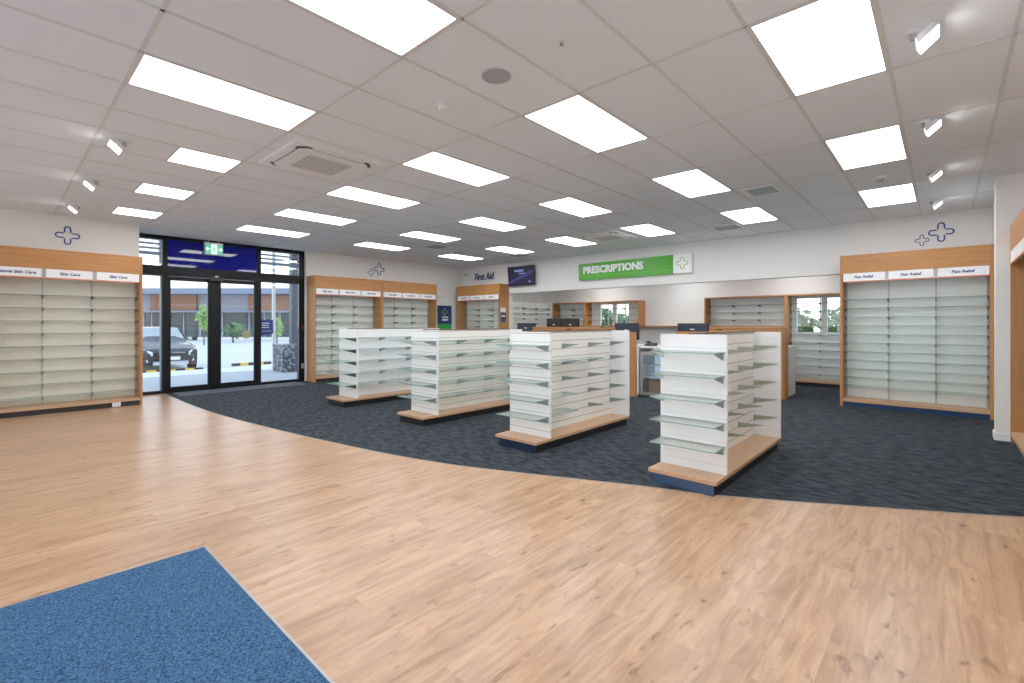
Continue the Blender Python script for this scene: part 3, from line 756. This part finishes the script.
# posters
t = thing('poster', 'blue poster with green lower band between the two groups of far cabinets', 'poster', (9.20, YW-.012, 1.16), 0)
MB().box(0,.56,-.002,.01,.0,.82).build('sheet', 'poster_blue', t)
MB().box(0,.56,-.004,-.002,0,.25).build('green_band', 'poster_green', t)
em = MB()
for k in range(4):
    pts = petal_pts(.11, .03, .038, k*PI/2); em.ribbon([(.28+p[0], .62+p[1]) for p in pts], .014, -.006, -.002)
em.build('cross_emblem', 'lime', t)
MB().box(.18,.42,-.005,-.002,.44,.475).box(.18,.42,-.005,-.002,.35,.40).build('text_lines', 'bright', t)
t = thing('notice', 'small blue and white notice on the side of the First Aid cabinet', 'notice', (9.88, 9.50-.003, 1.46), 0)
MB().box(0,.22,-.003,0,0,.42).build('sheet', 'bright', t)
MB().box(0,.22,-.005,-.003,0,.29).build('blue_band', 'poster_blue', t)
MB().box(.04,.18,-.007,-.005,.16,.20).build('text_lines', 'bright', t)
# thin cable line across the corner
o = MB().box(8.87, 10.2, YW-.015, YW, 2.24, 2.255).build('wall_conduit', 'grey'); tag(o, 'thin grey conduit on the wall above the blue and green poster', 'conduit')

# ------------------------------------------------------------------ display gondolas
def gondola(lab, x0, x1, y0, w, endmat, spinemat, right_glass, left_glass, end_fin, side_fin, kick, far_x=None):
    t = thing('display_gondola', lab, 'display stand', (x0, y0, 0), 0, 'white double sided display stands')
    L = x1-x0; H = 1.32; px = .25; tk = .03
    MB().box(0, L, 0, w, .10, .13).build('base_board', 'oak_pale', t)
    km = MB().box(.03, L-.03, .03, w-.03, 0, .10, 0); km.m[5] = 1
    km.build('kickboard', ['darkkick', kick], t)  # shade painted into the dark sides, light into the end face
    MB().box(px, px+tk, 0, w, .13, H).build('end_panel', [endmat], t)
    MB().box(L-tk, L, 0, w, .13, H).build('end_panel', 'white_panel', t)
    yc = w/2
    MB().box(px+tk, L-tk, yc-.02, yc+.02, .13, H-.002).build('spine_panel', spinemat, t)
    MB().box(px, L-.001, yc-.03, yc+.03, H, H+.014).build('top_cap', 'walnut', t)
    em = ('e', round(w,3))
    if em not in shelf_cache: shelf_cache[em] = MB().slab(0, .25, 0, w-.02, 0, .008).mesh('glass_shelf', ['shelf', 'edge'])
    zs = [.36,.56,.76,.965,1.165]
    for z in zs:
        inst('glass_shelf', shelf_cache[em], t, (0, .01, z))
        for yy, fm in ((.03, end_fin), (w-.03, 'fin_pale')):
            b = inst('shelf_bracket', bracket_mesh(.22, fm, .065), t, (px, yy, z)); b.rotation_euler = (0,0,-PI/2)
    sp = (L-px-tk)/3
    cols = [px+tk+.012, px+.02+sp, px+.02+2*sp, L-tk-.012]
    for side in (-1, 1):
        for i, z in enumerate(zs):
            for c_ in cols:
                b = inst('shelf_bracket', bracket_mesh(.25, side_fin if side < 0 else 'fin', .062, .012), t, (c_, yc+side*.02, z))
                if side > 0: b.rotation_euler = (0,0,PI)
            for k in range(3):
                if side < 0 and not right_glass(i, k): continue
                if side > 0 and not left_glass: continue
                g = ('s', round(sp,3))
                if g not in shelf_cache: shelf_cache[g] = MB().slab(0, sp-.012, 0, .25, 0, .006).mesh('glass_shelf', ['shelf', 'edge'])
                inst('glass_shelf', shelf_cache[g], t, (cols[k] if k else px+tk, yc-.02-.25 if side < 0 else yc+.02, z))
    return t
gondola('white display stand nearest the camera, smooth end panel, bare side brackets', 3.93, 5.985, 1.36, .59, 'slat_faint', 'slat_warm', lambda i,k: False, False, 'fin', 'fin_olive', 'navy_lit')
gondola('white grooved display stand, second nearest the camera, in front of the left counter', 3.93, 5.985, 3.25, .61, 'slat', 'slat_warm', lambda i,k: (i, k) in ((0,0),(1,0),(3,0),(3,1)), False, 'fin', 'fin', 'navy')
gondola('white grooved display stand with glass side shelves, third from the camera', 3.93, 5.985, 5.25, .61, 'slat', 'slat_warm', lambda i,k: True, True, 'fin', 'fin', 'darkkick')
gondola('white smooth display stand with glass side shelves, farthest left, nearest the doors', 3.93, 5.985, 7.43, .62, 'white_panel', 'white_panel', lambda i,k: True, True, 'fin_dark', 'fin', 'darkkick')

# ------------------------------------------------------------------ floor mat
t = thing('floor_mat', 'speckled blue floor mat set in a thin metal edge, bottom left on the oak floor', 'mat', (0,0,0))
MB().box(-1.6, .885, .3, 3.445, 0, .006).build('pile', 'mat', t)
MB().box(.885,.897,.3,3.457,0,.008).box(-1.6,.885,3.445,3.457,0,.008).build('metal_edge', 'steel', t)

# ------------------------------------------------------------------ outside
G = -.12
sbox('ground', -40, 90, 11.85, 16.4, -.14, -.02, 'paving')
sbox('ground', -40, 90, 15.6, 17.2, -.139, -.015, 'concrete')
sbox('ground', -90, 110, 17.2, 130, -.3, G, 'asphalt')
sbox('ground', -90, -3.1, -60, 11.85, -.3, -.1, 'concrete')  # unseen pale ground, added to bounce daylight in through the invented rear window
sbox('ground', 13.0, 90, -40, 11.85, -.3, G, 'hill')
sbox('trim_6', 1.75, 5.14, 11.77, 11.85, -.1, .0, 'black_al')
def wheel_stop(lab, x0, x1, y):
    t = thing('wheel_stop', lab, 'wheel stop', (x0, y, G), 0, 'yellow and black wheel stops')
    n = 7; w = (x1-x0)/n
    def seg(a, b): return MB().prism_x([(0,0),(.14,0),(.12,.09),(.02,.09)][::1], a, b)
    for mat, par in (('yellow', 1), ('black', 0)):
        m_ = MB()
        for k in range(n):
            if k % 2 == par: m_.prism_x([(0,0),(.14,0),(.11,.10),(.03,.10)], w*k, w*(k+1))
        m_.build('painted_bands', mat, t)
wheel_stop('yellow and black wheel stop under the nose of the dark car', 2.85, 4.6, 17.93)
wheel_stop('yellow and black wheel stop in the empty parking space', 5.75, 7.6, 18.9)
# car facing -y
def car(x, y):
    t = thing('parked_car', 'dark parked car facing the shop beyond the left door', 'car', (x, y, G))
    # stations: y, half width, z bottom, z shoulder, z roof, half roof
    st = [(0,.62,.30,.62,.66,.55),(.10,.80,.24,.72,.78,.66),(.45,.87,.24,.82,.90,.70),(1.15,.89,.24,.92,1.00,.72),(1.9,.89,.26,.98,1.46,.60),(2.6,.89,.26,.98,1.50,.60),(3.6,.89,.26,.98,1.46,.60),(4.2,.86,.30,.95,1.15,.60),(4.35,.78,.34,.80,.86,.58)]
    vs = []; fs = []
    for (yy,w,zb,zs_,zt,wt) in st:
        vs += [(-w*.92,yy,zb),(-w,yy,zb+.15),(-w,yy,zs_-.04),(-w*.96,yy,zs_),(-wt,yy,zt-.02),(-wt*.6,yy,zt),(wt*.6,yy,zt),(wt,yy,zt-.02),(w*.96,yy,zs_),(w,yy,zs_-.04),(w,yy,zb+.15),(w*.92,yy,zb)]
    n = 12
    for i in range(len(st)-1):
        for k in range(n):
            fs.append((i*n+k, i*n+(k+1)%n, (i+1)*n+(k+1)%n, (i+1)*n+k))
    fs.append(tuple(range(n-1,-1,-1))); fs.append(tuple(range((len(st)-1)*n, len(st)*n)))
    MB().add(vs, fs).build('body', 'carpaint', t)
    MB().add([(-.70,1.22,1.005),(.70,1.22,1.005),(.58,1.86,1.455),(-.58,1.86,1.455),(-.70,1.20,1.0),(.70,1.20,1.0),(.58,1.84,1.475),(-.58,1.84,1.475)],[(4,5,6,7),(3,2,1,0),(0,1,5,4),(1,2,6,5),(2,3,7,6),(3,0,4,7)]).build('windscreen', 'carglass', t)
    for s in (-1,1):
        MB().add([(s*.90,1.35,1.0),(s*.90,3.9,1.0),(s*.64,3.6,1.41),(s*.64,1.95,1.41)],[(0,1,2,3)]).build('side_window', 'carglass', t)
        MB().add([(s*.84,.12,.58),(s*.50,-.03,.56),(s*.52,-.02,.68),(s*.70,.12,.76),(s*.86,.40,.80),(s*.885,.42,.66)],[(0,1,2,3),(0,3,4,5)]).build('headlight', 'lamp', t)
        MB().cyl((s*.62,.02,.40),(s*.62,.06,.40),.06,n=14).build('fog_lamp', 'lamp', t)
        m_ = MB().cyl((s*.92,1.45,1.02),(s*1.0,1.45,1.05),.02,n=8); m_.box(s*1.05-.09,s*1.05+.09,1.42,1.5,.99,1.13,bev=.02); m_.build('wing_mirror', 'carpaint', t)
        for yy in (.85,3.5):
            MB().cyl((s*.72,yy,.32),(s*.90,yy,.32),.32,n=24).build('wheel', 'rubber', t)
            MB().cyl((s*.90,yy,.32),(s*.905,yy,.32),.20,n=16).build('hub_cap', 'chrome', t)
    MB().box(-.42,.42,-.015,.03,.55,.64).build('grille', 'black', t)
    MB().box(-.40,.40,-.02,-.012,.635,.65).build('grille_trim', 'chrome', t)
    MB().box(-.26,.26,-.03,-.012,.40,.51).build('number_plate', 'bright', t)
    MB().box(-.5,.5,-.012,.05,.25,.36).build('lower_bumper', 'chrome', t)
    return t
cr = car(3.76, 18.15); cr.scale = (.93, .95, .95)
t = thing('gabion_planter', 'stone filled gabion block beside the dark post outside the right glass', 'planter', (5.68, 14.3, -.02))
MB().box(0,.34,0,.75,0,.80).build('stone_fill', 'stone', t)
MB().box(.34,.80,0,.75,0,.80).build('dark_casing', 'steelblue', t)
MB().box(-.02,.82,-.02,.77,.80,.83).build('seat_top', 'greypanel', t)
o = MB().box(6.02,6.24,14.5,14.7,.81,3.9).build('canopy_post', 'steelblue'); tag(o, 'dark steel post of the canopy rising from the gabion block', 'post')
o = MB().box(5.70,5.78,15.1,15.18,-.02,3.9).build('canopy_post', 'concrete'); tag(o, 'slim pale canopy post outside the right glass', 'post')
o = MB().box(2.78,2.95,14.5,14.7,2.9,3.9).build('canopy_post', 'steelblue'); tag(o, 'short dark hanger of the canopy seen through the left transom', 'post')
t = thing('canopy_louvre', 'horizontal steel louvre blades of the canopy seen through the transom glass', 'louvre', (0, 14.38, 3.2))
m_ = MB()
for k in range(6): m_.box(-6, 12, -.02, .06, .06+k*.115, .105+k*.115)
m_.build('louvre_blades', 'steelblue', t)
MB().box(-6,12,-.04,.08,-.08,-.01).build('canopy_beam', 'steelblue', t)

# facade opposite, parallel to the picture
ft = thing('shop_building', 'long low building across the car park with timber and grey cladding over shop windows', 'building', (45*math.cos(T), 45*math.sin(T), G), T-PI/2)
def fx(px): return (px-512)/472.458*45
def fz(py): return CAMH-G-(py-323.69)/472.458*45
f_ = MB().box(fx(-80),fx(330),.3,12,0,fz(290)).build('wall', 'greypanel', ft)
MB().box(fx(-80),fx(330),-1.2,12,fz(294.5),fz(289)).build('roof_fascia', 'fascia', ft)
MB().box(fx(-80),fx(330),-1.0,.28,fz(312.5),fz(311)).build('awning', 'fascia', ft)
for a, b in ((150,161),(169,196),(248,300),(60,120)):
    MB().box(fx(a),fx(b),.0,.29,fz(311),fz(295)).build('timber_cladding', 'cladding', ft)
k = 100
for a, b in ((100,140),(143,149),(151,166),(169,181),(183,196),(200,209),(222,246),(249,262),(264,276),(280,292),(294,320)):
    w = MB().box(fx(a),fx(b),.15,.29,.3,fz(312.5)).build('window', 'shopglass', ft)
    MB().box(fx(a)-.06,fx(a)+.06,.05,.15,.3,fz(312.5)).build('window_frame', 'greypanel', w)
MB().box(fx(-80),fx(330),-.6,-.3,0,fz(337)).build('low_wall', 'concrete', ft)
def tree(lab, px, py_top, k, mat, r, crown_r, n=160, gx=0):
    X = k*((px-512)/472.458*math.sin(T)+math.cos(T)); Y = k*(-(px-512)/472.458*math.cos(T)+math.sin(T))
    H = CAMH-G-(py_top-323.69)/472.458*k
    t = thing('young_tree' if crown_r < 1.5 else 'leafy_tree', lab, 'tree', (X, Y, G))
    MB().cyl((0,0,0),(0,0,H*.8),r,r*.4,n=8).build('trunk', 'bark', t)
    m_ = MB()
    for i in range(n):
        th = random.random()*2*PI; ph = math.acos(2*random.random()-1); rr = crown_r*random.random()**.4
        c = Vector((rr*math.sin(ph)*math.cos(th), rr*math.sin(ph)*math.sin(th), H*.62+H*.36*math.cos(ph)*random.random()**.4))
        s = crown_r*.28*(.5+random.random())
        a = Vector((random.gauss(0,1),random.gauss(0,1),random.gauss(0,1))).normalized(); b = a.orthogonal().normalized()
        m_.add([c+a*s, c+b*s*.7, c-a*s, c-b*s*.7], [(0,1,2,3)])
    m_.build('foliage', mat, t)
    return t
tree('bright green young tree in front of the opposite building, seen through the left door', 204, 303, 34, 'leaf', .05, .5, 110)
tree('bright green young tree seen through the glass right of the doors', 277, 314, 30, 'leaf', .05, .42, 110)
tree('dark shrub against the opposite shop front', 233, 322, 38, 'leaf_dark', .08, .8, 100)
# greenery behind the dispensary windows
def btree(lab, x, y, H, R, n=500):
    t = thing('garden_tree', lab, 'tree', (x, y, G), 0, 'trees behind the rear windows')
    MB().cyl((0,0,0),(0,0,H*.7),.2,.1,n=8).build('trunk', 'bark', t)
    m_ = MB()
    for i in range(n):
        th = random.random()*2*PI; ph = math.acos(2*random.random()-1); rr = R*random.random()**.35
        c = Vector((rr*math.sin(ph)*math.cos(th), rr*math.sin(ph)*math.sin(th), H*.55+H*.45*math.cos(ph)*random.random()**.35))
        s = R*.13*(.5+random.random()); a = Vector((random.gauss(0,1),random.gauss(0,1),random.gauss(0,1))).normalized(); b = a.orthogonal().normalized()
        m_.add([c+a*s, c+b*s*.7, c-a*s, c-b*s*.7], [(0,1,2,3)])
    m_.build('foliage', 'leaf_dark', t)
for i, (x, y, H, R) in enumerate([(40,8.6,2.9,1.7),(44,4.2,2.3,1.9),(50,31,3.4,3),(48,24,3.0,2.8),(47,6.6,2.8,1.5)]):
    btree(['green tree seen through the left rear window pane','low green tree seen through the right rear window pane','green tree seen through the far rear windows','second green tree seen through the far rear windows','bushy green tree filling the rear window middle'][i], x, y, H, R)
o = MB().box(30,30.2,-10,35,G,.75).build('garden_fence', 'hill'); tag(o, 'olive boundary fence seen low through the rear windows', 'fence')

# ------------------------------------------------------------------ world and light
w = bpy.data.worlds.new('world'); bpy.context.scene.world = w; w.use_nodes = True
nt = w.node_tree; bg = nt.nodes['Background']
tc = N(nt, 'ShaderNodeTexCoord'); sp = N(nt, 'ShaderNodeSeparateXYZ'); nt.links.new(tc.outputs['Generated'], sp.inputs[0])
r = N(nt, 'ShaderNodeValToRGB'); r.color_ramp.elements[0].position = .0; r.color_ramp.elements[1].position = .7
r.color_ramp.elements[0].color = (.98, .95, .90, 1); r.color_ramp.elements[1].color = (.55, .72, 1, 1)
nt.links.new(sp.outputs['Z'], r.inputs[0]); nt.links.new(r.outputs[0], bg.inputs['Color'])
bg.inputs['Strength'].default_value = 2.0
def area(x, y, z, sx, sy, e, rot=(0,0,0), col=(1,1,1)):
    l = bpy.data.lights.new('area', 'AREA'); l.shape = 'RECTANGLE'; l.size = sx; l.size_y = sy; l.energy = e; l.color = col
    o = bpy.data.objects.new('area_light', l); COL.objects.link(o); o.location = (x,y,z); o.rotation_euler = rot; return o
sc = bpy.context.scene
sc.view_settings.view_transform = 'Standard'; sc.view_settings.look = 'None'
sc.view_settings.exposure = 0.27; sc.view_settings.gamma = 1.2
